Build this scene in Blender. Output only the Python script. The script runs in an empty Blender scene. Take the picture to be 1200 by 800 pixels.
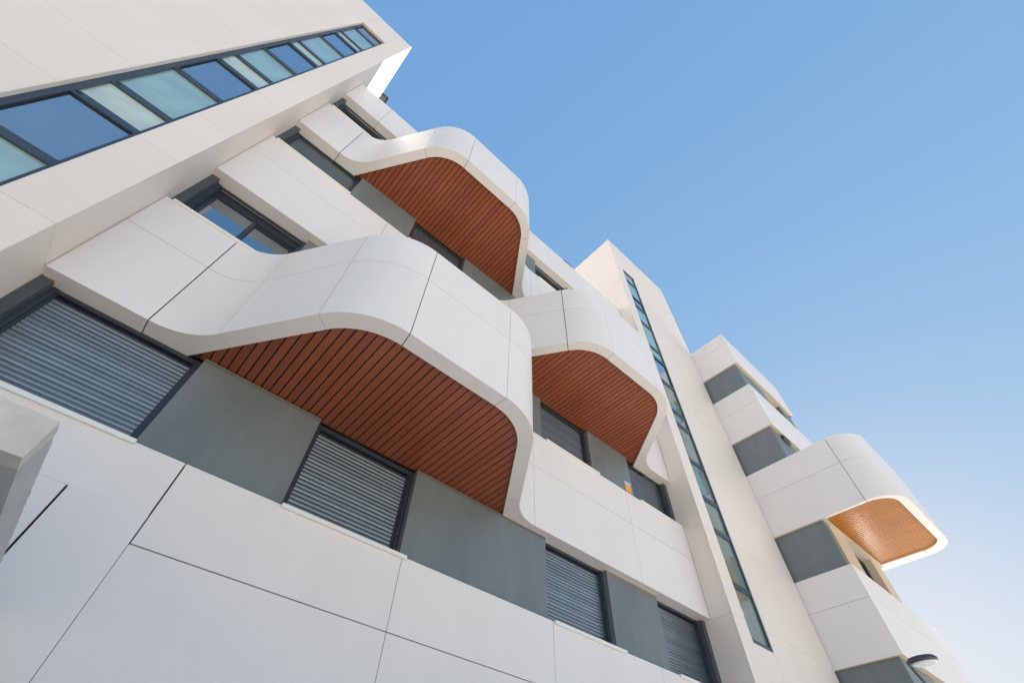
import bpy, math, random
from mathutils import Vector, Matrix
random.seed(7)
SC = bpy.context.scene
COL = SC.collection
CZ = 1.6                      # eye height: all z values below are metres above the eye

# ------------------------------------------------------------------ materials
def mat(name, base=(.5, .5, .5), rough=.5, metal=0., spec=.5, noise=0., nscale=2., bump=0., bscale=200., stretch=None, coat=0., island=0.):
    m = bpy.data.materials.new(name); m.use_nodes = True
    nt = m.node_tree; b = nt.nodes['Principled BSDF']
    b.inputs['Base Color'].default_value = (*base, 1)
    b.inputs['Roughness'].default_value = rough
    b.inputs['Metallic'].default_value = metal
    b.inputs['Specular IOR Level'].default_value = spec
    if coat:
        b.inputs['Coat Weight'].default_value = coat
        b.inputs['Coat Roughness'].default_value = .15
    tc = nt.nodes.new('ShaderNodeTexCoord')
    src = tc.outputs['Object']
    if stretch:
        mp = nt.nodes.new('ShaderNodeMapping'); mp.inputs['Scale'].default_value = stretch
        nt.links.new(src, mp.inputs['Vector']); src = mp.outputs['Vector']
    if noise:
        n = nt.nodes.new('ShaderNodeTexNoise'); n.inputs['Scale'].default_value = nscale
        n.inputs['Detail'].default_value = 6; n.inputs['Roughness'].default_value = .6
        nt.links.new(src, n.inputs['Vector'])
        r = nt.nodes.new('ShaderNodeMapRange')
        r.inputs['From Min'].default_value = .3; r.inputs['From Max'].default_value = .7
        r.inputs['To Min'].default_value = 1 - noise; r.inputs['To Max'].default_value = 1 + noise
        nt.links.new(n.outputs['Fac'], r.inputs['Value'])
        mx = nt.nodes.new('ShaderNodeMix'); mx.data_type = 'RGBA'; mx.blend_type = 'MULTIPLY'
        mx.inputs['Factor'].default_value = 1
        mx.inputs['A'].default_value = (*base, 1)
        fac = r.outputs['Result']
        if island:                                   # every panel or slat has its own slight tone
            ge = nt.nodes.new('ShaderNodeNewGeometry'); ir = nt.nodes.new('ShaderNodeMapRange')
            ir.inputs['To Min'].default_value = 1 - island; ir.inputs['To Max'].default_value = 1 + island
            nt.links.new(ge.outputs['Random Per Island'], ir.inputs['Value'])
            mu = nt.nodes.new('ShaderNodeMath'); mu.operation = 'MULTIPLY'
            nt.links.new(fac, mu.inputs[0]); nt.links.new(ir.outputs['Result'], mu.inputs[1]); fac = mu.outputs[0]
        nt.links.new(fac, mx.inputs['B'])
        nt.links.new(mx.outputs['Result'], b.inputs['Base Color'])
    if bump:
        n2 = nt.nodes.new('ShaderNodeTexNoise'); n2.inputs['Scale'].default_value = bscale; n2.inputs['Detail'].default_value = 4
        nt.links.new(src, n2.inputs['Vector'])
        bp = nt.nodes.new('ShaderNodeBump'); bp.inputs['Strength'].default_value = bump; bp.inputs['Distance'].default_value = .01
        nt.links.new(n2.outputs['Fac'], bp.inputs['Height']); nt.links.new(bp.outputs['Normal'], b.inputs['Normal'])
    return m

def glass_mat(name, body, tint=(1, 1, 1), refl=.35, film=1., rough=.01):
    """coated glazing: a reflective face over a pale or dark body; film<1 lets light through"""
    m = bpy.data.materials.new(name); m.use_nodes = True
    nt = m.node_tree; nt.nodes.clear()
    out = nt.nodes.new('ShaderNodeOutputMaterial')
    d = nt.nodes.new('ShaderNodeBsdfDiffuse'); d.inputs['Color'].default_value = (*body, 1)
    tc = nt.nodes.new('ShaderNodeTexCoord'); nz = nt.nodes.new('ShaderNodeTexNoise')      # soft shade of the panes put into the body tone; slightly wavy panes
    nz.inputs['Scale'].default_value = 1.7; nz.inputs['Detail'].default_value = 3
    nt.links.new(tc.outputs['Object'], nz.inputs['Vector'])
    mr = nt.nodes.new('ShaderNodeMapRange'); mr.inputs['From Min'].default_value = .3; mr.inputs['From Max'].default_value = .7
    mr.inputs['To Min'].default_value = .78; mr.inputs['To Max'].default_value = 1.2
    nt.links.new(nz.outputs['Fac'], mr.inputs['Value'])
    mc = nt.nodes.new('ShaderNodeMix'); mc.data_type = 'RGBA'; mc.blend_type = 'MULTIPLY'
    mc.inputs['Factor'].default_value = 1; mc.inputs['A'].default_value = (*body, 1)
    nt.links.new(mr.outputs['Result'], mc.inputs['B']); nt.links.new(mc.outputs['Result'], d.inputs['Color'])
    bp = nt.nodes.new('ShaderNodeBump'); bp.inputs['Strength'].default_value = .12; bp.inputs['Distance'].default_value = .02
    nt.links.new(nz.outputs['Fac'], bp.inputs['Height'])
    g = nt.nodes.new('ShaderNodeBsdfGlossy'); nt.links.new(bp.outputs['Normal'], g.inputs['Normal']); g.inputs['Color'].default_value = (*tint, 1); g.inputs['Roughness'].default_value = rough
    fr = nt.nodes.new('ShaderNodeFresnel'); fr.inputs['IOR'].default_value = 1.5
    ad = nt.nodes.new('ShaderNodeMath'); ad.operation = 'ADD'; ad.use_clamp = True; ad.inputs[1].default_value = refl
    nt.links.new(fr.outputs['Fac'], ad.inputs[0])
    base = d
    if film < 1:
        t = nt.nodes.new('ShaderNodeBsdfTransparent'); t.inputs['Color'].default_value = (.80, .88, .85, 1)
        ms = nt.nodes.new('ShaderNodeMixShader'); ms.inputs['Fac'].default_value = film
        nt.links.new(t.outputs['BSDF'], ms.inputs[1]); nt.links.new(d.outputs['BSDF'], ms.inputs[2]); base = ms
    mx = nt.nodes.new('ShaderNodeMixShader')
    nt.links.new(ad.outputs['Value'], mx.inputs['Fac'])
    nt.links.new(base.outputs[0], mx.inputs[1]); nt.links.new(g.outputs['BSDF'], mx.inputs[2])
    nt.links.new(mx.outputs['Shader'], out.inputs['Surface'])
    return m

def wood_mat(name, pitch, c0, c1, spec=.5):
    m = mat(name, c0, .33, spec=spec)
    nt = m.node_tree; b = nt.nodes['Principled BSDF']
    tc = nt.nodes.new('ShaderNodeTexCoord')
    sep = nt.nodes.new('ShaderNodeSeparateXYZ'); nt.links.new(tc.outputs['Object'], sep.inputs[0])
    dv = nt.nodes.new('ShaderNodeMath'); dv.operation = 'DIVIDE'; dv.inputs[1].default_value = pitch
    nt.links.new(sep.outputs['X'], dv.inputs[0])
    fl = nt.nodes.new('ShaderNodeMath'); fl.operation = 'FLOOR'; nt.links.new(dv.outputs[0], fl.inputs[0])
    wn = nt.nodes.new('ShaderNodeTexWhiteNoise'); wn.noise_dimensions = '1D'; nt.links.new(fl.outputs[0], wn.inputs['W'])
    mp = nt.nodes.new('ShaderNodeMapping'); mp.inputs['Scale'].default_value = (60, 2.2, 60)
    nt.links.new(tc.outputs['Object'], mp.inputs['Vector'])
    n = nt.nodes.new('ShaderNodeTexNoise'); n.inputs['Scale'].default_value = 1; n.inputs['Detail'].default_value = 5
    nt.links.new(mp.outputs['Vector'], n.inputs['Vector'])
    a = nt.nodes.new('ShaderNodeMath'); a.operation = 'MULTIPLY_ADD'; a.inputs[1].default_value = .28
    nt.links.new(wn.outputs['Value'], a.inputs[0])
    s = nt.nodes.new('ShaderNodeMath'); s.operation = 'MULTIPLY'; s.inputs[1].default_value = .75
    nt.links.new(n.outputs['Fac'], s.inputs[0]); nt.links.new(s.outputs[0], a.inputs[2])
    mx = nt.nodes.new('ShaderNodeMix'); mx.data_type = 'RGBA'
    mx.inputs['A'].default_value = (*c0, 1); mx.inputs['B'].default_value = (*c1, 1)
    nt.links.new(a.outputs[0], mx.inputs['Factor']); nt.links.new(mx.outputs['Result'], b.inputs['Base Color'])
    m2 = nt.nodes.new('ShaderNodeMapping'); m2.inputs['Scale'].default_value = (170, 2.5, 1)       # brushed grain: sheen spreads across the boards
    nt.links.new(tc.outputs['Object'], m2.inputs['Vector'])
    n2 = nt.nodes.new('ShaderNodeTexNoise'); n2.inputs['Scale'].default_value = 1; n2.inputs['Detail'].default_value = 3
    nt.links.new(m2.outputs['Vector'], n2.inputs['Vector'])
    bp = nt.nodes.new('ShaderNodeBump'); bp.inputs['Strength'].default_value = .35; bp.inputs['Distance'].default_value = .004
    nt.links.new(n2.outputs['Fac'], bp.inputs['Height']); nt.links.new(bp.outputs['Normal'], b.inputs['Normal'])
    return m

WHITE = mat('white_cladding', (.768, .732, .712), .42, spec=.45, noise=.024, nscale=2.2, stretch=(1, 1, .35), island=.014, bump=.10, bscale=2.6)
CREAM = mat('tower_cladding', (.785, .708, .645), .48, spec=.4, noise=.018, nscale=2, stretch=(1, 1, .35), island=.012)
JOINT = mat('joint_backing', (.045, .035, .028), .9)
PALEJ = mat('pale_joint', (.50, .44, .36), .9)
TAN = mat('sealant', (.52, .36, .20), .8)
TRIM = mat('trim_strip', (.13, .125, .12), .6)
GREY = mat('grey_render', (.148, .172, .178), .42, spec=.7, noise=.13, nscale=2.6, bump=.12, bscale=120, stretch=(1, 1, .25))
PIER = mat('grey_pier', (.075, .088, .098), .5, spec=.4, noise=.08, nscale=2)
FRAME = mat('frame_paint', (.030, .041, .055), .38, spec=.5)
SLOTF = mat('curtain_frame', (.042, .062, .092), .35, spec=.5)
SLAT = mat('shutter_slat', (.150, .190, .225), .30, metal=.7, spec=.5, noise=.06, nscale=3, island=.16)
SHUT = mat('flat_shutter', (.135, .172, .195), .26, metal=.6, spec=.5, noise=.06, nscale=3)
DARK = mat('dark_gap', (.012, .012, .013), .8)
CORE = mat('wall_core', (.10, .095, .09), .9)
SILL = mat('sill', (.80, .78, .74), .4, spec=.5)
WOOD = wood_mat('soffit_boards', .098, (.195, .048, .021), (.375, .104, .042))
WOODD = wood_mat('lit_wing_boards', .098, (.36, .122, .018), (.55, .212, .030), .18)  # same boards, brighter orange: bounce from sunlit ground put into the colour
GLASS = glass_mat('window_glass', (.010, .013, .018), (.80, .92, 1.0), .40)
GBLUE = glass_mat('clear_pane', (.080, .094, .112), (.82, .93, 1.0), .42)
GTEAL = glass_mat('frosted_pane', (.33, .45, .40), (.78, .95, .96), .26, rough=.04)
GPALE = glass_mat('pale_pane', (.52, .60, .53), (.82, .95, .97), .14, rough=.05)
GCLR = glass_mat('stair_pane', (.42, .54, .49), (.85, .95, 1.0), .08, film=.42)
STAIRW = mat('stair_white', (.78, .77, .73), .6)
STAIRG = mat('stair_green', (.16, .36, .30), .6)
STAIRB = mat('stair_beige', (.54, .47, .38), .6)

def concrete():
    m = mat('weathered_concrete', (.60, .575, .53), .85, spec=.2, noise=.16, nscale=4, bump=.5, bscale=60)
    return m
CONC = concrete()
CONCS = mat('grey_concrete_side', (.45, .45, .44), .8, spec=.25, noise=.10, nscale=5, bump=.35, bscale=80)  # darker and greyer than the front beam
ASPH = mat('pavement_stone', (.42, .385, .335), .85, noise=.10, nscale=1.2, bump=.2, bscale=40)

# ------------------------------------------------------------------ mesh helpers
class MB:
    def __init__(self): self.v = []; self.f = []; self.m = []; self.sm = []
    def add(self, vs, fs, mi=0, smooth=False):
        o = len(self.v); self.v += [tuple(p) for p in vs]
        for f in fs: self.f.append([o + i for i in f]); self.m.append(mi); self.sm.append(smooth)
    def box(self, x0, x1, y0, y1, z0, z1, mi=0):
        self.add([(x0, y0, z0), (x1, y0, z0), (x1, y1, z0), (x0, y1, z0), (x0, y0, z1), (x1, y0, z1), (x1, y1, z1), (x0, y1, z1)],
                 [(0, 3, 2, 1), (4, 5, 6, 7), (0, 1, 5, 4), (1, 2, 6, 5), (2, 3, 7, 6), (3, 0, 4, 7)], mi)
    def prism(self, poly, z0, z1, mi=0):
        n = len(poly)
        self.add([(x, y, z0) for x, y in poly] + [(x, y, z1) for x, y in poly],
                 [tuple(range(n))[::-1], tuple(range(n, 2 * n))] + [(i, (i + 1) % n, n + (i + 1) % n, n + i) for i in range(n)], mi)
    def ring(self, O, I, z0, z1, mi=0):
        """solid strip between an outer and an inner plan curve"""
        n = len(O); vs = []
        for o, i in zip(O, I): vs += [(o[0], o[1], z0), (o[0], o[1], z1), (i[0], i[1], z1), (i[0], i[1], z0)]
        fs = []
        for k in range(n - 1):
            a, b = 4 * k, 4 * (k + 1)
            fs += [(a, b, b + 1, a + 1), (a + 1, b + 1, b + 2, a + 2), (a + 2, b + 2, b + 3, a + 3), (a + 3, b + 3, b, a)]
        fs += [(0, 1, 2, 3), (4 * n - 1, 4 * n - 2, 4 * n - 3, 4 * n - 4)]
        self.add(vs, fs, mi, smooth=n > 2)
    def tube(self, pts, rs, n=16, mi=0):
        pts = [Vector(p) for p in pts]; o = len(self.v); rings = []
        up = Vector((0, 0, 1))
        for i, p in enumerate(pts):
            t = (pts[min(i + 1, len(pts) - 1)] - pts[max(i - 1, 0)]).normalized()
            s = t.cross(up)
            if s.length < 1e-3: s = t.cross(Vector((0, 1, 0)))
            s.normalize(); u = s.cross(t)
            r = rs[i] if isinstance(rs, (list, tuple)) else rs
            rings.append([tuple(p + s * (r * math.cos(2 * math.pi * k / n)) + u * (r * math.sin(2 * math.pi * k / n))) for k in range(n)])
        vs = [v for r in rings for v in r]; fs = []
        for i in range(len(pts) - 1):
            for k in range(n): fs.append((i * n + k, i * n + (k + 1) % n, (i + 1) * n + (k + 1) % n, (i + 1) * n + k))
        fs += [tuple(range(n))[::-1], tuple(range((len(pts) - 1) * n, len(pts) * n))]
        self.add(vs, fs, mi, smooth=True)

POS = {}
def obj(name, mb, mats, parent=None, label=None, cz=CZ):
    xs = [p[0] for p in mb.v]; ys = [p[1] for p in mb.v]; zs = [p[2] + cz for p in mb.v]
    org = Vector(((min(xs) + max(xs)) / 2, (min(ys) + max(ys)) / 2, min(zs)))
    me = bpy.data.meshes.new(name)
    me.from_pydata([(x - org.x, y - org.y, z + cz - org.z) for x, y, z in mb.v], [], mb.f)
    for m in (mats if isinstance(mats, (list, tuple)) else [mats]): me.materials.append(m)
    for p, mi, s in zip(me.polygons, mb.m, mb.sm): p.material_index = mi; p.use_smooth = s
    me.validate(); me.update()
    import bmesh
    bm = bmesh.new(); bm.from_mesh(me); bmesh.ops.recalc_face_normals(bm, faces=bm.faces); bm.to_mesh(me); bm.free()
    if any(mb.sm): me.set_sharp_from_angle(angle=math.radians(32))
    o = bpy.data.objects.new(name, me); COL.objects.link(o)
    POS[o] = org
    o.location = org - (POS[parent] if parent else Vector((0, 0, 0)))
    if parent: o.parent = parent
    if label: o['label'] = label
    return o
def thing(name, loc, label, cat, group=None):
    o = bpy.data.objects.new(name, None); COL.objects.link(o); o.location = loc; POS[o] = Vector(loc)
    o['label'] = label; o['category'] = cat
    if group: o['group'] = group
    return o
def tag(o, label, cat, group=None):
    o['label'] = label; o['category'] = cat
    if group: o['group'] = group
    return o

# ------------------------------------------------------------------ measures
S = [2.53, 5.565, 8.60, 11.56]          # window sills, floor by floor
H = [3.74, 6.735, 9.79, 12.77]          # window heads
ROOF = 14.28
FX0, FX1 = -1.95, 8.96                  # front wall between the stair towers
FY = 4.5                                # face of the white bands
LTY, RTY = 3.94, 4.05                   # faces of the stair towers
TOP = 19.55
BX, BY = 12.95, 2.66                    # end wing: side and front faces
GP = .0034                              # half a fine joint
GD = .0065                              # half an open joint

bld = thing('apartment_building', (3.5, 7.5, 0), 'white clad apartment building with wavy timber lined balconies, grey shutters and two stair towers', 'building')

# ------------------------------------------------------------------ straight and curved cladding
def lerp(a, b, t): return (a[0] + (b[0] - a[0]) * t, a[1] + (b[1] - a[1]) * t)
def seglen(P): return sum(math.dist(P[i], P[i + 1]) for i in range(len(P) - 1))
def trim(O, I, g0, g1):
    """shorten a strip at both ends along its outer curve"""
    O = list(O); I = list(I)
    for g, end in ((g0, 0), (g1, -1)):
        if g <= 0: continue
        a, b = (O[0], O[1]) if end == 0 else (O[-1], O[-2])
        t = g / math.dist(a, b); t = min(t, .9)
        ia, ib = (I[0], I[1]) if end == 0 else (I[-1], I[-2])
        if end == 0: O[0] = lerp(a, b, t); I[0] = lerp(ia, ib, min(.9, g / max(math.dist(ia, ib), .02)))
        else: O[-1] = lerp(a, b, t); I[-1] = lerp(ia, ib, min(.9, g / max(math.dist(ia, ib), .02)))
    return O, I
def clad(mb, O, I, z0, z1, zj, g0, g1):
    """one cladding panel column (two rows when zj is given) with its dark backing"""
    o, i = trim(O, I, g0, g1)
    if zj:
        mb.ring(o, i, z0, zj - GP, 0); mb.ring(o, i, zj + GP, z1, 0)
    else: mb.ring(o, i, z0, z1, 0)
    oo = [lerp(a, b, .022 / max(math.dist(a, b), .05)) for a, b in zip(O, I)]
    ii = [lerp(b, a, .02 / max(math.dist(a, b), .05)) for a, b in zip(O, I)]
    mb.ring(oo, ii, z0 + .022, z1 - .02, 1)

def straight_band(name, x0, x1, z0, z1, zj, joints, label=None, y0=FY, y1=4.95, g_start=0, g_end=0, dark=()):
    mb = MB(); xs = [x0] + [j for j in joints if x0 < j < x1] + [x1]
    for k in range(len(xs) - 1):
        ga = g_start if k == 0 else (GD if xs[k] in dark else GP)
        gb = g_end if k == len(xs) - 2 else (GD if xs[k + 1] in dark else GP)
        clad(mb, [(xs[k], y0), (xs[k + 1], y0)], [(xs[k], y1), (xs[k + 1], y1)], z0, z1, zj, ga, gb)
    return obj(name, mb, [WHITE, JOINT], bld, label)

def fillet(p0, c, p1, t, n):
    """points of the arc that rounds corner c between p0 and p1, tangent length t"""
    a = Vector(p0) - Vector(c); a.normalize(); b = Vector(p1) - Vector(c); b.normalize()
    half = a.angle(b) / 2; R = t * math.tan(half)
    cen = Vector(c) + (a + b).normalized() * (t / math.cos(half))
    s = Vector(c) + a * t - cen; e = Vector(c) + b * t - cen
    ang = s.angle(e); sg = 1 if s.x * e.y - s.y * e.x > 0 else -1
    out = []
    for k in range(n + 1):
        th = sg * ang * k / n; out.append((cen.x + s.x * math.cos(th) - s.y * math.sin(th), cen.y + s.x * math.sin(th) + s.y * math.cos(th)))
    return out

def wave_pieces(sx):
    """outer and inner plan curves of the wavy balcony, piece by piece, shifted along the wall"""
    N = 22
    C = [(-1.6, 4.5), (-.655, 4.5), (.508, 2.815), (2.852, 2.822), (4.035, 4.5), (5, 4.5)]
    a1 = fillet(C[0], C[1], C[2], .377, N); a2 = fillet(C[1], C[2], C[3], .52, N)
    a3 = fillet(C[2], C[3], C[4], .50, N); a4 = fillet(C[3], C[4], C[5], .370, N)
    D = [(-.574, 4.72), (.611, 3.008), (2.76, 3.012), (3.945, 4.72)]
    b2 = fillet(D[0], D[1], D[2], .44, N); b3 = fillet(D[1], D[2], D[3], .43, N)
    def corner(p, c, q): return [lerp(p, c, min(1, 2 * k / N)) if 2 * k <= N else lerp(c, q, 2 * k / N - 1) for k in range(N + 1)]
    dl = Vector(D[1]) - Vector(D[0]); dl.normalize(); dr = Vector(D[3]) - Vector(D[2]); dr.normalize()
    e1 = (D[0][0] + dl.x * .53, D[0][1] + dl.y * .53); e4 = (D[3][0] - dr.x * .53, D[3][1] - dr.y * .53)
    b1 = corner((a1[0][0], 4.72), D[0], e1); b4 = corner(e4, D[3], (a4[-1][0], 4.72))
    P = [(a1, b1), ([a1[-1], a2[0]], [b1[-1], b2[0]]), (a2, b2), ([a2[-1], a3[0]], [b2[-1], b3[0]]), (a3, b3),
         ([a3[-1], a4[0]], [b3[-1], b4[0]]), (a4, b4)]
    sh = lambda L: [(x + sx, y) for x, y in L]
    return [(sh(o), sh(i)) for o, i in P]

def curve_y(I):
    def f(x):
        best = None
        for k in range(len(I) - 1):
            (xa, ya), (xb, yb) = I[k], I[k + 1]
            if xa == xb: continue
            t = (x - xa) / (xb - xa)
            if -1e-6 <= t <= 1 + 1e-6:
                y = ya + (yb - ya) * t; best = y if best is None else min(best, y)
        return best
    return f

def boards(f, x0, x1, yb, z, pitch=.098, gap=.0145, over=.03):
    """timber soffit: boards across the balcony, each cut to the curved edge, below a dark backing"""
    mb = MB(); x = x0
    while x < x1 - .01:
        xa, xb = x + gap / 2, min(x + pitch - gap / 2, x1)
        ya, yb_ = f(max(xa, x0 + .001)), f(min(xb, x1 - .001))
        if ya is not None and yb_ is not None and (ya < yb - .02 or yb_ < yb - .02):
            ya = min(ya, yb - .004); yb_ = min(yb_, yb - .004)
            mb.prism([(xa, ya - over), (xb, yb_ - over), (xb, yb), (xa, yb)], z, z + .018, 0)
            mb.prism([(x, ya - over), (x + pitch, yb_ - over), (x + pitch, yb), (x, yb)], z + .022, z + .10, 1)
        x += pitch
    return mb

def wavy_balcony(sx, z0, z1, zj, label):
    P = wave_pieces(sx); mb = MB()
    gaps = [GD, GP, GP, GP + .001, GP, GP, GP, GP]
    if sx > 1: gaps = [GP, GP, GD, GP, GP, GP, GP, GP]
    if z0 < 5: gaps[3] = GD * .8
    for k, (o, i) in enumerate(P): clad(mb, o, i, z0, z1, zj, gaps[k], gaps[k + 1])
    b = obj('balcony', mb, [WHITE, JOINT], bld, label)
    I = []
    for k, (o, i) in enumerate(P): I += i if k == 0 else i[1:]
    I = [p for p in I if p[1] < 4.7201]
    x0, x1 = -.574 + sx, 3.945 + sx
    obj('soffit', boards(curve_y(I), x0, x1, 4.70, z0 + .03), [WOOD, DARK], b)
    # floor slab inside the parapet
    fl = MB(); poly = [(x, y + .02) for x, y in I if x0 - .001 <= x <= x1 + .001]
    fl.prism(poly + [(x1, 4.96), (x0, 4.96)], z0 + .16, z0 + .36)
    obj('floor_slab', fl, CORE, b)
    return P[0][0][0][0], P[-1][0][-1][0]

J = 1.10
# storey bands, bottom to top: (floor index, balcony shift)
for fl, sx, lab in ((0, 0., 'lowest wavy balcony, above the closed shutters'), (1, 3.89, 'wavy balcony beside the right stair tower'),
                    (2, 0., 'uppermost wavy balcony, against the sky')):
    z0, z1 = H[fl], S[fl + 1]; zj = z0 + J
    xa, xb = wavy_balcony(sx, z0, z1, zj, lab)
    straight_band('facade_band', FX0, xa, z0, z1, zj, [.47, 2.35], g_end=GD if sx < 1 else GP)
    straight_band('facade_band', xb, FX1, z0, z1, zj, [6.965], g_start=GP)
straight_band('roof_parapet', FX0, FX1, H[3], ROOF, None, [-.98, 4.41, 6.92])
# coping and roof behind the parapet
m = MB(); m.box(FX0, FX1, 4.96, 11, ROOF - .5, ROOF - .3); obj('roof_slab', m, CORE, bld)
# body of the building behind the windows
m = MB(); m.box(FX0 + .01, FX1 - .01, 4.98, 11, -CZ, ROOF - .52); obj('wall_core', m, CORE, bld)

# lower wall: sills of the first floor down to the pavement
m = MB()
zb = [-CZ, -.55, 1.785, S[0]]
def cell(mb, x0, x1, z0, z1, gl, gr, y=FY, gb=GP, gt=GP):
    mb.box(x0 + gl, x1 - gr, y, y + .03, z0 + gb, z1 - gt)
for (x0, x1, gl, gr) in ((.042, 2.362, GD, GP), (2.362, 4.70, GP + .001, GP), (4.70, 6.99, GP, GP), (6.99, FX1, GP, 0)):
    cell(m, x0, x1, 1.785, S[0], gl, gr, gb=GP + .002, gt=0); cell(m, x0, x1, -.55, 1.785, gl if x0 > .1 else .0005, gr, gt=GP + .002); cell(m, x0, x1, -CZ, -.55, gl if x0 > .1 else .0005, gr)
cell(m, FX0, .042, 2.022, S[0], 0, GD, gt=0, gb=.0008)
cell(m, FX0, -.547, -.55, 2.022, 0, GD + .002, gt=.0008); cell(m, FX0, -.547, -CZ, -.55, 0, GD)
m.box(FX0, FX1, FY + .034, 4.95, -CZ, S[0] - .012, 1)
obj('base_wall', m, [WHITE, JOINT], bld)
m = MB(); m.box(-.538, .0385, FY - .010, FY + .03, -CZ, 2.018); obj('service_door', m, WHITE, bld, 'flush white cladding panel with an open dark joint on its left')

# ------------------------------------------------------------------ windows and grey panels
WX = [(-1.84, -.405), (.972, 2.385), (4.742, 6.152), (7.470, 8.842)]
GX = [(FX0 + .002, -1.84), (-.405, .972), (2.385, 4.742), (6.152, 7.470), (8.842, FX1 - .002)]
kinds = {(0, 0): 'slat', (0, 1): 'slat', (0, 2): 'slat', (0, 3): 'slat',
         (1, 0): 'glass', (1, 1): 'glass', (1, 2): 'slat', (1, 3): 'flat',
         (2, 0): 'flat', (2, 1): 'flat', (2, 2): 'flat', (2, 3): 'flat',
         (3, 0): 'glass', (3, 1): 'glass', (3, 2): 'glass', (3, 3): 'glass'}
def window(x0, x1, z0, z1, kind):
    fr = MB(); yf = 4.715; j = .055
    fr.box(x0, x0 + j, yf, 4.92, z0, z1 + .01); fr.box(x1 - j, x1, yf, 4.92, z0, z1 + .01)
    fr.box(x0 + .012, x0 + j + .018, yf + .028, 4.93, z0, z1 + .01); fr.box(x1 - j - .018, x1 - .012, yf + .028, 4.93, z0, z1 + .01)
    fr.box(x0 + j, x1 - j, yf + .01, yf + .03, z1 - .045, z1 + .01)
    fr.box(x0 + j, x1 - j, yf + .085, 4.94, z1 - .16, z1 + .01)
    fr.box(x0 + j, x1 - j, yf, 4.93, z0 - .004, z0 + .022)
    w = obj('window', fr, FRAME, bld)
    a, b = x0 + j + .02, x1 - j - .02
    bk = MB(); bk.box(x0 + .02, x1 - .02, 4.945, 4.965, z0, z1); obj('lining', bk, DARK, w)
    if kind == 'slat':
        sh = MB(); p = .0485; n = int((z1 - z0 - .05) / p)
        for k in range(n):
            zb_ = z0 + .024 + k * p; prof = []
            q = 7; bul = .0052
            for t in range(q + 1):
                u = t / q; prof.append((yf + .052 - bul * math.sin(math.pi * u) ** .8 + .004 * (1 - u), zb_ + .002 + u * (p - .0042)))
            vs = [(a, y, z) for y, z in prof] + [(b, y, z) for y, z in prof]
            sh.add(vs, [(t, q + 1 + t, q + 2 + t, t + 1) for t in range(q)], 0, True)
            sh.box(a, b, yf + .058, yf + .064, zb_, zb_ + p, 1)
        sh.box(a, b, yf + .038, yf + .056, z0 + .022, z0 + .024 + .001, 0)
        obj('shutter', sh, [SLAT, FRAME], w)
    elif kind == 'flat':
        sh = MB(); p = .0405; n = int((z1 - z0 - .045) / p)
        for k in range(n):
            zb_ = z0 + .024 + k * p
            sh.box(a, b, yf + .046, yf + .052, zb_ + .0012, zb_ + p - .0012)
        sh.box(a, b, yf + .0475, yf + .06, z0 + .022, z0 + .024 + n * p)
        obj('shutter', sh, SHUT, w)
    else:
        mid = (a + b) / 2 - .02
        for (p, q, yy) in ((a, mid + .035, yf + .10), (mid - .035, b, yf + .135)):
            s = MB(); t = .06
            s.box(p, p + t, yy, yy + .03, z0 + .022, z1 - .1); s.box(q - t, q, yy, yy + .03, z0 + .022, z1 - .1)
            s.box(p + t, q - t, yy, yy + .03, z0 + .022, z0 + .075); s.box(p + t, q - t, yy, yy + .03, z1 - .17, z1 - .1)
            so = obj('sash', s, FRAME, w)
            g = MB(); g.box(p + t - .005, q - t + .005, yy + .012, yy + .018, z0 + .07, z1 - .165); obj('glass_pane', g, GLASS, w)
    si = MB(); si.box(x0 - .02, x1 + .02, FY - .03, yf, z0 - .03, z0 + .012); obj('sill', si, SILL, w)
    return w

for fl in range(4):
    for k, (x0, x1) in enumerate(WX): window(x0, x1, S[fl], H[fl], kinds[(fl, k)])
    for k, (x0, x1) in enumerate(GX):
        m = MB(); m.box(x0, x1, 4.63, 4.955, S[fl] - .02, H[fl] + .015, 0)
        m.box(x0 - .004, x1 + .004, 4.626, 4.96, H[fl] - (.03 if (fl, k) in ((0, 1), (0, 2), (1, 2), (1, 3), (2, 1), (2, 2)) else .010), H[fl] + .004, 1)
        o = obj('wall_panel', m, [GREY if k in (1, 2, 3) else PIER, TRIM if (fl, k) in ((0, 1), (0, 2), (1, 2), (1, 3), (2, 1), (2, 2)) else TAN], bld)
# corner sealant beside the stair towers
for x0 in (FX0 + .001, FX1 - .011):
    for z0, z1 in ((-CZ, S[0]), (H[0], S[1]), (H[1], S[2]), (H[2], S[3]), (H[3], ROOF)):
        m = MB(); m.box(x0, x0 + .010, FY - .008, FY - .0005, z0, z1 - .01); obj('corner_seal', m, PALEJ, bld)

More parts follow.
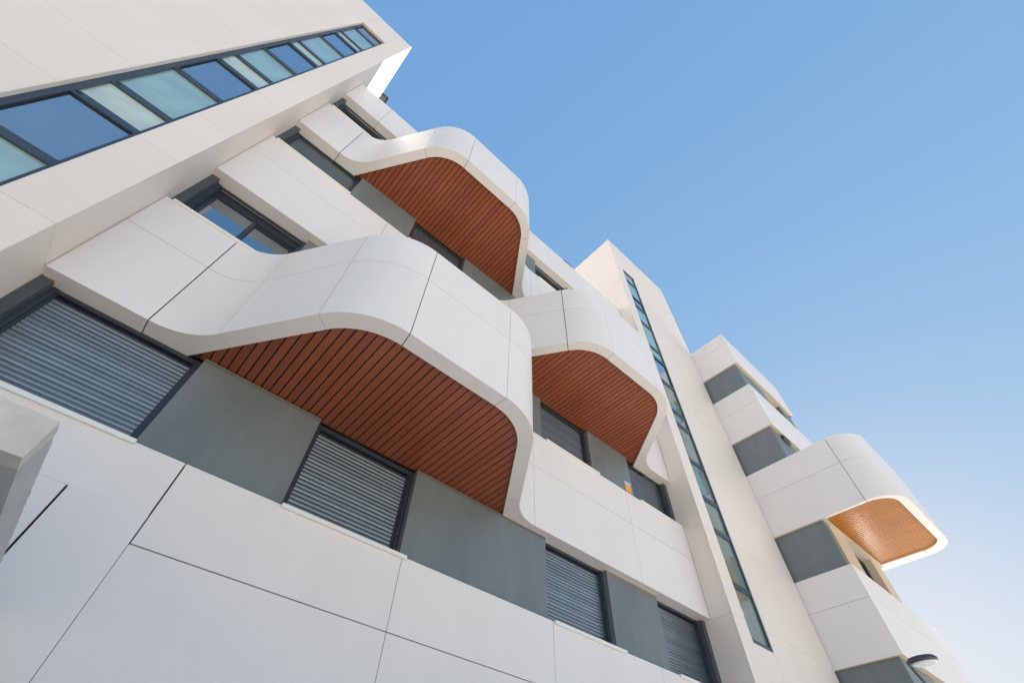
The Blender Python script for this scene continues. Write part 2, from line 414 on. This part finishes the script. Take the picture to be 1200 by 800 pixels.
# ------------------------------------------------------------------ stair towers
LZ = [3.35, 4.46, 5.65, 6.285, 7.53, 8.675, 9.266, 10.36, 11.54, 12.02, 13.41, 14.55, 15.01, 16.33, 17.22]
RZ = [3.36, 4.41, 5.58, 6.41, 7.48, 8.71, 9.23, 10.48, 11.62, 12.19, 13.59, 14.68, 15.30, 16.56, 17.36]
ROWS = [-CZ, .9, 2.25, 3.73, 5.51, 6.72, 8.45, 9.80, 11.50, 12.80, 14.28, 15.95, 17.40, TOP]
def tower(x0, x1, y0, sx0, sx1, Z, label):
    z0s, z1s = Z[0], Z[-1]; t = .03; g = .004
    mb = MB()
    for a, b in zip(ROWS[:-1], ROWS[1:]):
        aa, bb = a + g / 2, b - g / 2
        # front panels left and right of the slot, and over / under it
        mb.box(x0, sx0, y0, y0 + t, aa, bb); mb.box(sx1, x1, y0, y0 + t, aa, bb)
        for p, q in ((aa, min(bb, z0s)), (max(aa, z1s), bb)):
            if q - p > .01: mb.box(sx0 + g, sx1 - g, y0 + .001, y0 + t, p, q)
        # side panels
        mb.box(x0, x0 + t, y0 + t + .002, 10, aa, bb); mb.box(x1 - t, x1, y0 + t + .002, 10, aa, bb)
    e = .002
    # backing walls (hollow inside)
    for (xa, xb) in ((x0 + t + e, sx0 - .001), (sx1 + .001, x1 - t - e)): mb.box(xa, xb, y0 + t + e, y0 + .30, -CZ, TOP - .03, 1)
    mb.box(sx0 - .001, sx1 + .001, y0 + t + e, y0 + .30, -CZ, z0s - .002, 1); mb.box(sx0 - .001, sx1 + .001, y0 + t + e, y0 + .30, z1s + .002, TOP - .03, 1)
    mb.box(x0 + t + e, x0 + .30, y0 + .30, 10, -CZ, TOP - .03, 1); mb.box(x1 - .30, x1 - t - e, y0 + .30, 10, -CZ, TOP - .03, 1)
    mb.box(x0, x1, 10.002, 10.2, -CZ, TOP, 0)
    mb.box(x0 + .30, x1 - .30, y0 + .30, 10, TOP - .4, TOP - .05, 1)
    # reveal of the slot
    mb.box(sx0 - .0005, sx0 + .012, y0 + .002, y0 + .20, z0s, z1s, 0); mb.box(sx1 - .012, sx1 + .0005, y0 + .002, y0 + .20, z0s, z1s, 0)
    mb.box(sx0 + .012, sx1 - .012, y0 + .003, y0 + .20, z1s - .012, z1s + .0005, 1)
    return obj('stair_tower', mb, [CREAM, PALEJ, TAN], bld, label)
def slot(tw, y0, sx0, sx1, Z, kinds, yg=.10, w=.07):
    f = MB(); yf = y0 + yg - .035
    a, b = sx0 + .012, sx1 - .012
    f.box(a, a + w, yf, yf + .10, Z[0], Z[-1] - .012); f.box(b - w, b, yf, yf + .10, Z[0], Z[-1] - .012)
    for k, z in enumerate(Z):
        hw = .055 if 0 < k < len(Z) - 1 else .04
        zz = z + (.04 if k == 0 else -.045 if k == len(Z) - 1 else 0)
        f.box(a + w, b - w, yf + .004, yf + .10, zz - hw, zz + hw)
        if 0 < k < len(Z) - 1:                                    # small dark hinge plates
            f.box(a + w + .02, a + w + .07, yf - .004, yf + .004, zz - .008, zz + .008, 1)
    for k in range(len(Z) - 1):                                   # opening lights carry a dark gasket
        if kinds[k] == 'b':
            z0, z1 = Z[k] + .056, Z[k + 1] - .056
            f.box(a + w + .001, a + w + .02, yf + .03, yf + .06, z0, z1, 1); f.box(b - w - .02, b - w - .001, yf + .03, yf + .06, z0, z1, 1)
            f.box(a + w + .001, b - w - .001, yf + .03, yf + .06, z1 - .022, z1, 1)
    obj('window_frame', f, [SLOTF, DARK], tw)
    MM = {'b': GBLUE, 't': GTEAL, 'p': GPALE, 'c': GCLR}
    for k in range(len(Z) - 1):
        g = MB(); g.box(a + w - .008, b - w + .008, y0 + yg, y0 + yg + .008, Z[k] + .04, Z[k + 1] - .04)
        obj('glass_pane', g, MM[kinds[k]], tw)
lt = tower(-5.95, FX0, LTY, -3.225, -2.395, LZ, 'left stair tower with a tall band of blue glazing')
slot(lt, LTY, -3.225, -2.395, LZ, 'tbp' + 'tbp' + 'tbp' + 'tbp' + 'tb')
rt = tower(FX1, 12.93, RTY, 9.40, 10.16, RZ, 'right stair tower with a narrow glazed slot')
slot(rt, RTY, 9.40, 10.16, RZ, 'ccccccc' + 'b' + 'tttbttb'[:6], yg=.05, w=.04)
# white, green and beige boards close behind the lower panes of the right slot
def backing_board(z0, z1, m_, d=.125):
    b = MB(); b.box(9.30, 10.30, RTY + d, RTY + d + .12, z0, z1); obj('pane_backing', b, m_, rt)
for z0, z1, mm in ((3.3, 3.86, STAIRW), (3.87, 4.30, STAIRW), (4.30, 5.20, STAIRG), (5.22, 6.45, STAIRW), (6.46, 6.75, STAIRW), (6.76, 7.52, STAIRG),
                   (7.54, 8.66, STAIRB), (8.67, 8.95, STAIRW), (8.96, 9.80, STAIRG), (9.82, 11.0, STAIRW)): backing_board(z0, z1, mm)

# ------------------------------------------------------------------ end wing to the right
WS = [2.55, 5.55, 8.69, 11.74]; WH = [3.71, 6.74, 9.92, 12.91]; WTOP = 14.57
def wing_band(z0, z1, zj, x1, label=None, name='wing_band'):
    mb = MB(); t = .45
    clad(mb, [(BX, RTY + .3), (BX, BY)], [(BX + t, RTY + .3), (BX + t, BY + t)], z0, z1, zj, 0, 0)
    clad(mb, [(BX, BY), (x1, BY)], [(BX + t, BY + t), (x1 - .01, BY + t)], z0, z1, zj, 0, 0)
    clad(mb, [(x1, BY + .001), (x1, 9)], [(x1 - t, BY + t), (x1 - t, 9)], z0, z1, None, 0, 0)
    return obj(name, mb, [WHITE, JOINT], bld, label)
wing_band(-CZ, WS[0], .9, 18.5)
wing_band(WH[0], WS[1], 4.822, 18.5)
wing_band(WH[2], WS[3], 10.985, 18.5)
wing_band(WH[3], WTOP, 14.04, 17.05, 'top band of the end wing', 'wing_parapet')
# wing body, soffit liners and recessed grey walls
m = MB(); m.box(BX + .5, 16.6, BY + .55, 9, -CZ, WTOP - .3); obj('wing_core', m, CORE, bld)
for fl in range(4):
    z0, z1 = WS[fl], WH[fl]
    x1 = (18.4, 16.62, 18.4, 16.95)[fl]
    g = MB(); g.box(BX + .075, BX + .40, BY + .10, RTY + .3, z0 - .02, z1 + .015); obj('wing_wall_panel', g, GREY, bld)
    tn = MB(); tn.box(BX + .012, BX + .45, BY + .012, RTY + .28, z1 - .006, z1 - .0005); tn.box(BX + .45, x1, BY + .012, BY + .5, z1 - .006, z1 - .0005)
    obj('wing_soffit_edge', tn, STAIRB, bld)
    if fl == 1:
        g = MB(); g.box(BX + .40, 14.35, BY + .105, BY + .5, z0 - .02, z1 + .06); obj('wing_pier', g, STAIRB, bld)
        g = MB(); g.box(15.85, 16.62, BY + .105, 5, z0 - .02, z1 + .06); obj('wing_pier', g, STAIRB, bld)
    else:
        g = MB(); g.box(BX + .40, 14.85, BY + .105, BY + .5, z0 - .02, z1 + .015); obj('wing_pier', g, GREY, bld)
        g = MB(); g.box(16.15, x1, BY + .105, 5, z0 - .02, z1 + .015); obj('wing_pier', g, GREY, bld)
    xa, xb = ((14.85, 16.15), (14.35, 15.85), (14.85, 16.15), (14.85, 16.15))[fl]
    f = MB(); yy = BY + .30
    f.box(xa, xa + .08, yy, yy + .1, z0, z1); f.box(xb - .08, xb, yy, yy + .1, z0, z1); f.box(xa + .08, xb - .08, yy, yy + .1, z1 - .14, z1); f.box(xa + .08, xb - .08, yy, yy + .1, z0, z0 + .08)
    f.box((xa + xb) / 2 - .04, (xa + xb) / 2 + .04, yy + .01, yy + .1, z0 + .08, z1 - .14)
    w = obj('window', f, FRAME, bld)
    for p, q in ((xa + .075, (xa + xb) / 2 - .035), ((xa + xb) / 2 + .035, xb - .075)):
        g = MB(); g.box(p, q, yy + .05, yy + .058, z0 + .075, z1 - .135); obj('glass_pane', g, GLASS, w)
# rounded balcony of the wing
z0, z1, zj = WH[1], WS[2], 7.89
N = 20
Oc = [(BX, BY), (BX, .91), (16.78, .93), (16.78, BY)]; Ic = [(BX + .10, BY), (BX + .10, 1.10), (16.42, 1.11), (16.42, BY)]
oa = fillet(Oc[0], Oc[1], Oc[2], .74, N); ob = fillet(Oc[1], Oc[2], Oc[3], .62, N)
ia = fillet(Ic[0], Ic[1], Ic[2], .55, N); ib = fillet(Ic[1], Ic[2], Ic[3], .45, N)
mb = MB()
clad(mb, [(BX, RTY + .3), (BX, BY)], [(BX + .45, RTY + .3), (BX + .45, BY + .02)], z0, z1, zj, 0, 0)
clad(mb, [(BX, BY), oa[0]], [Ic[0], ia[0]], z0, z1, zj, 0, GD)
clad(mb, oa, ia, z0, z1, zj, GD, GP); clad(mb, [oa[-1], ob[0]], [ia[-1], ib[0]], z0, z1, zj, GP, GP)
clad(mb, ob, ib, z0, z1, zj, GP, GD); clad(mb, [ob[-1], (16.78, BY + .6)], [ib[-1], (16.42, BY + .6)], z0, z1, zj, GD, 0)
wb = obj('balcony', mb, [WHITE, JOINT], bld, 'rounded corner balcony of the end wing with a slatted orange soffit')
I2 = ia + ib
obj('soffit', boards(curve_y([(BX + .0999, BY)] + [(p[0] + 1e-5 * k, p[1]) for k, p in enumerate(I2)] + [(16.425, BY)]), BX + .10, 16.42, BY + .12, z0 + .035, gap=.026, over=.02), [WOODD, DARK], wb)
fl = MB(); fl.box(BX + .12, 16.5, 1.25, BY + .5, z0 + .15, z0 + .35); obj('floor_slab', fl, CORE, wb)
fl = MB(); fl.box(BX + .45, 16.6, BY + .1, BY + .5, z0 + .16, z1); obj('wing_band', fl, WHITE, bld)

# ------------------------------------------------------------------ things fixed to or standing by the building
from mathutils import noise as mn
def roughen(o, n=48, amp=.0010):
    """cast concrete: slightly uneven faces and nibbled arrises"""
    import bmesh
    me = o.data; bm = bmesh.new(); bm.from_mesh(me)
    co = [v.co.copy() for v in bm.verts]
    lo = Vector([min(c[i] for c in co) for i in range(3)]); hi = Vector([max(c[i] for c in co) for i in range(3)])
    for i in range(3):
        for k in range(1, max(3, int((hi[i] - lo[i]) / .022))):
            p = Vector((0, 0, 0)); p[i] = lo[i] + (hi[i] - lo[i]) * k / max(3, int((hi[i] - lo[i]) / .022))
            nrm = Vector((0, 0, 0)); nrm[i] = 1
            bmesh.ops.bisect_plane(bm, geom=bm.verts[:] + bm.edges[:] + bm.faces[:], plane_co=p, plane_no=nrm)
    for v in bm.verts:
        c = v.co; on = sum(1 for i in range(3) if c[i] < lo[i] + 1e-4 or c[i] > hi[i] - 1e-4)
        d = mn.noise_vector(c * 9) * amp + mn.noise_vector(c * 31) * amp * .6
        if on >= 2:
            pull = .0010 + .0055 * max(0, mn.noise(c * 17 + Vector((3, 1, 7)))) 
            for i in range(3):
                if c[i] < lo[i] + 1e-4: d[i] += pull
                elif c[i] > hi[i] - 1e-4: d[i] -= pull
        v.co = c + d
    for f in bm.faces: f.smooth = True
    bm.to_mesh(me); bm.free(); me.set_sharp_from_angle(angle=math.radians(40))
# weathered concrete canopy frame over the entrance at the left
cn = thing('entrance_canopy', (-1.7, 3.4, 0), 'weathered concrete entrance canopy jutting from the white wall at lower left', 'canopy')
ky, kx, kb, kt = 2.40, -.474, 1.112, 1.306
m = MB()
m.box(-2.9, kx, ky, ky + .11, kb, kt)                                  # front beam
roughen(obj('front_beam', m, CONC, cn))
m = MB(); m.box(kx - .11, kx - .001, ky + .111, FY - .015, kb, kt - .001); roughen(obj('side_beam', m, CONCS, cn))
m = MB(); m.box(-2.9, kx - .111, ky + .111, FY - .015, kb + .10, kt - .002); obj('roof_slab', m, CONCS, cn)
m = MB(); m.box(-2.9, -2.7, ky + .005, ky + .2, -CZ, kb - .001); obj('post', m, CONC, cn)

# street lamp in front of the end wing
lp = thing('street_lamp', (12.2, 2.05, 0), 'dark street lamp with a flat oval head before the end wing', 'street lamp')
LX, LY, LZz = 9.56, 1.965, 2.62
m = MB()
m.tube([(12.2, 2.05, -CZ), (12.2, 2.05, -.5), (12.2, 2.05, 1.3), (12.14, 2.05, 1.62), (11.95, 2.04, 1.80), (11.6, 2.03, 1.95), (10.3, 1.99, 2.38), (9.8, 1.975, 2.54), (LX, LY, LZz)],
       [.075, .06, .045, .036, .030, .027, .025, .025, .025], 18)
obj('pole', m, FRAME, lp)
def oval(mb, cx, cy, a, b, zs, n=40, mi=0):
    vs = []; fs = []
    for (s, z) in zs:
        for k in range(n):
            t = 2 * math.pi * k / n
            vs.append((cx + a * s * math.cos(t), cy + b * s * math.sin(t), z))
    for i in range(len(zs) - 1):
        for k in range(n): fs.append((i * n + k, i * n + (k + 1) % n, (i + 1) * n + (k + 1) % n, (i + 1) * n + k))
    fs += [tuple(range(n))[::-1], tuple(range((len(zs) - 1) * n, len(zs) * n))]
    mb.add(vs, fs, mi, True)
m = MB(); hy = LY - .18
oval(m, LX + .02, hy, .150, .205, [(.88, LZz - .040), (.96, LZz - .034), (1, LZz - .018), (.98, LZz + .004), (.86, LZz + .028), (.5, LZz + .045), (.1, LZz + .048)])
obj('lamp_head', m, mat('lamp_paint', (.06, .06, .07), .35), lp)
m = MB(); oval(m, LX + .02, hy - .008, .122, .168, [(.86, LZz - .056), (1, LZz - .041)])
obj('lens', m, mat('lamp_lens', (.66, .70, .71), .18, spec=.6), lp)

# security camera under the wing's band
sc_ = thing('security_camera', (13.9, BY + .12, WH[2] + CZ), 'small dark security camera under the white band of the end wing', 'security camera')
m = MB(); m.box(13.86, 13.94, BY + .05, BY + .13, WH[2] - .10, WH[2] - .007); obj('bracket', m, FRAME, sc_)
m = MB(); m.tube([(13.66, BY + .09, WH[2] - .12), (13.70, BY + .09, WH[2] - .12), (14.06, BY + .09, WH[2] - .12), (14.12, BY + .09, WH[2] - .125)], [.055, .065, .065, .05], 20)
m.box(13.62, 14.12, BY + .015, BY + .165, WH[2] - .052, WH[2] - .04); obj('camera_body', m, mat('camera_body', (.06, .055, .05), .45), sc_)

# sticker on the grey panel by the last window under the second balcony
st = thing('alarm_sticker', (7.30, 4.629, S[1] + CZ + .2), 'small orange sticker with a pale header on the grey wall panel', 'sticker')
m = MB(); m.box(7.205, 7.40, 4.6262, 4.6296, 5.752, 5.93); obj('orange_field', m, mat('sticker_orange', (.85, .36, .04), .4), st)
m = MB(); m.box(7.205, 7.40, 4.6262, 4.6296, 5.9302, 6.005); obj('pale_header', m, mat('sticker_header', (.52, .52, .66), .4), st)

# odds and ends on the roof edge
m = MB(); m.box(-1.50, -1.33, 4.66, 4.86, ROOF - .01, ROOF + 1.02); m.box(-1.53, -1.30, 4.63, 4.89, ROOF + 1.021, ROOF + 1.10)
tag(obj('roof_vent', m, mat('vent', (.09, .085, .08), .6)), 'small dark vent box on the roof beside the left stair tower', 'roof vent')
m = MB(); m.box(6.06, 6.46, 4.51, 4.56, ROOF, ROOF + .13)
tag(obj('roof_rail', m, FRAME), 'short dark rail on the roof parapet beside the right stair tower', 'rail')

# ------------------------------------------------------------------ ground
m = MB(); m.box(-400, 400, -1.2, FY + 5, -CZ - .1, -CZ - .006)  # unseen darker strip added to dim and cool the bounce onto the undersides
o = obj('bounce_strip', m, mat('bounce_strip_grey', (.285, .290, .30), .85, noise=.12, nscale=1.5, bump=.3, bscale=60)); o['kind'] = 'structure'
m = MB(); m.box(-400, 400, -400, 400, -CZ - .4, -CZ - .126)
o = obj('ground', m, ASPH); o['kind'] = 'structure'

# ------------------------------------------------------------------ light
AZ, EL = math.radians(10), math.radians(19.8)     # sun just behind the wall, low along +X
sd = Vector((math.cos(AZ) * math.cos(EL), math.sin(AZ) * math.cos(EL), math.sin(EL)))
L = bpy.data.lights.new('sun', 'SUN'); L.energy = 5.0; L.angle = math.radians(.5); L.color = (1, .93, .82)
lo = bpy.data.objects.new('sun', L); COL.objects.link(lo)
lo.rotation_euler = (-sd).to_track_quat('-Z', 'Y').to_euler(); lo.location = (0, 0, 40)
W = bpy.data.worlds.new('World'); SC.world = W; W.use_nodes = True
nt = W.node_tree; bg = nt.nodes['Background']
sk = nt.nodes.new('ShaderNodeTexSky'); sk.sky_type = 'NISHITA'; sk.sun_disc = False
sk.sun_elevation = EL; sk.sun_rotation = math.pi / 2 - AZ
sk.altitude = 50; sk.air_density = 1.0; sk.dust_density = .25; sk.ozone_density = 1.0
# soft highlight roll-off of the sky so that the glow round the sun does not burn out
sp = nt.nodes.new('ShaderNodeSeparateColor'); cb = nt.nodes.new('ShaderNodeCombineColor')
nt.links.new(sk.outputs['Color'], sp.inputs['Color'])
EXPO = 2.86
for ch, gain, gam in (('Red', .243, .485), ('Green', .394, .30), ('Blue', .672, .115)):
    pw = nt.nodes.new('ShaderNodeMath'); pw.operation = 'POWER'; pw.inputs[1].default_value = gam
    ml = nt.nodes.new('ShaderNodeMath'); ml.operation = 'MULTIPLY'; ml.inputs[1].default_value = gain / (.1 * 2 ** EXPO)
    nt.links.new(sp.outputs[ch], pw.inputs[0]); nt.links.new(pw.outputs[0], ml.inputs[0]); nt.links.new(ml.outputs[0], cb.inputs[ch])
nt.links.new(cb.outputs['Color'], bg.inputs['Color']); bg.inputs['Strength'].default_value = .1

# ------------------------------------------------------------------ camera
cam = bpy.data.cameras.new('camera'); cam.sensor_fit = 'HORIZONTAL'; cam.sensor_width = 36
cam.lens = 36 * 536.398 / 1200; cam.clip_start = .05; cam.clip_end = 3000
co = bpy.data.objects.new('camera', cam); COL.objects.link(co); SC.camera = co
r0 = Vector((.74220417, -.66978192, .02291618)); r1 = Vector((.54245629, .58032852, -.60742076)); r2 = Vector((.39354053, .46326125, .79404966))
M = Matrix((r0, -r1, -r2)).transposed().to_4x4(); M.translation = (0, 0, CZ)
co.matrix_world = M
SC.view_settings.view_transform = 'Standard'; SC.view_settings.look = 'None'
SC.view_settings.exposure = EXPO; SC.view_settings.gamma = 1
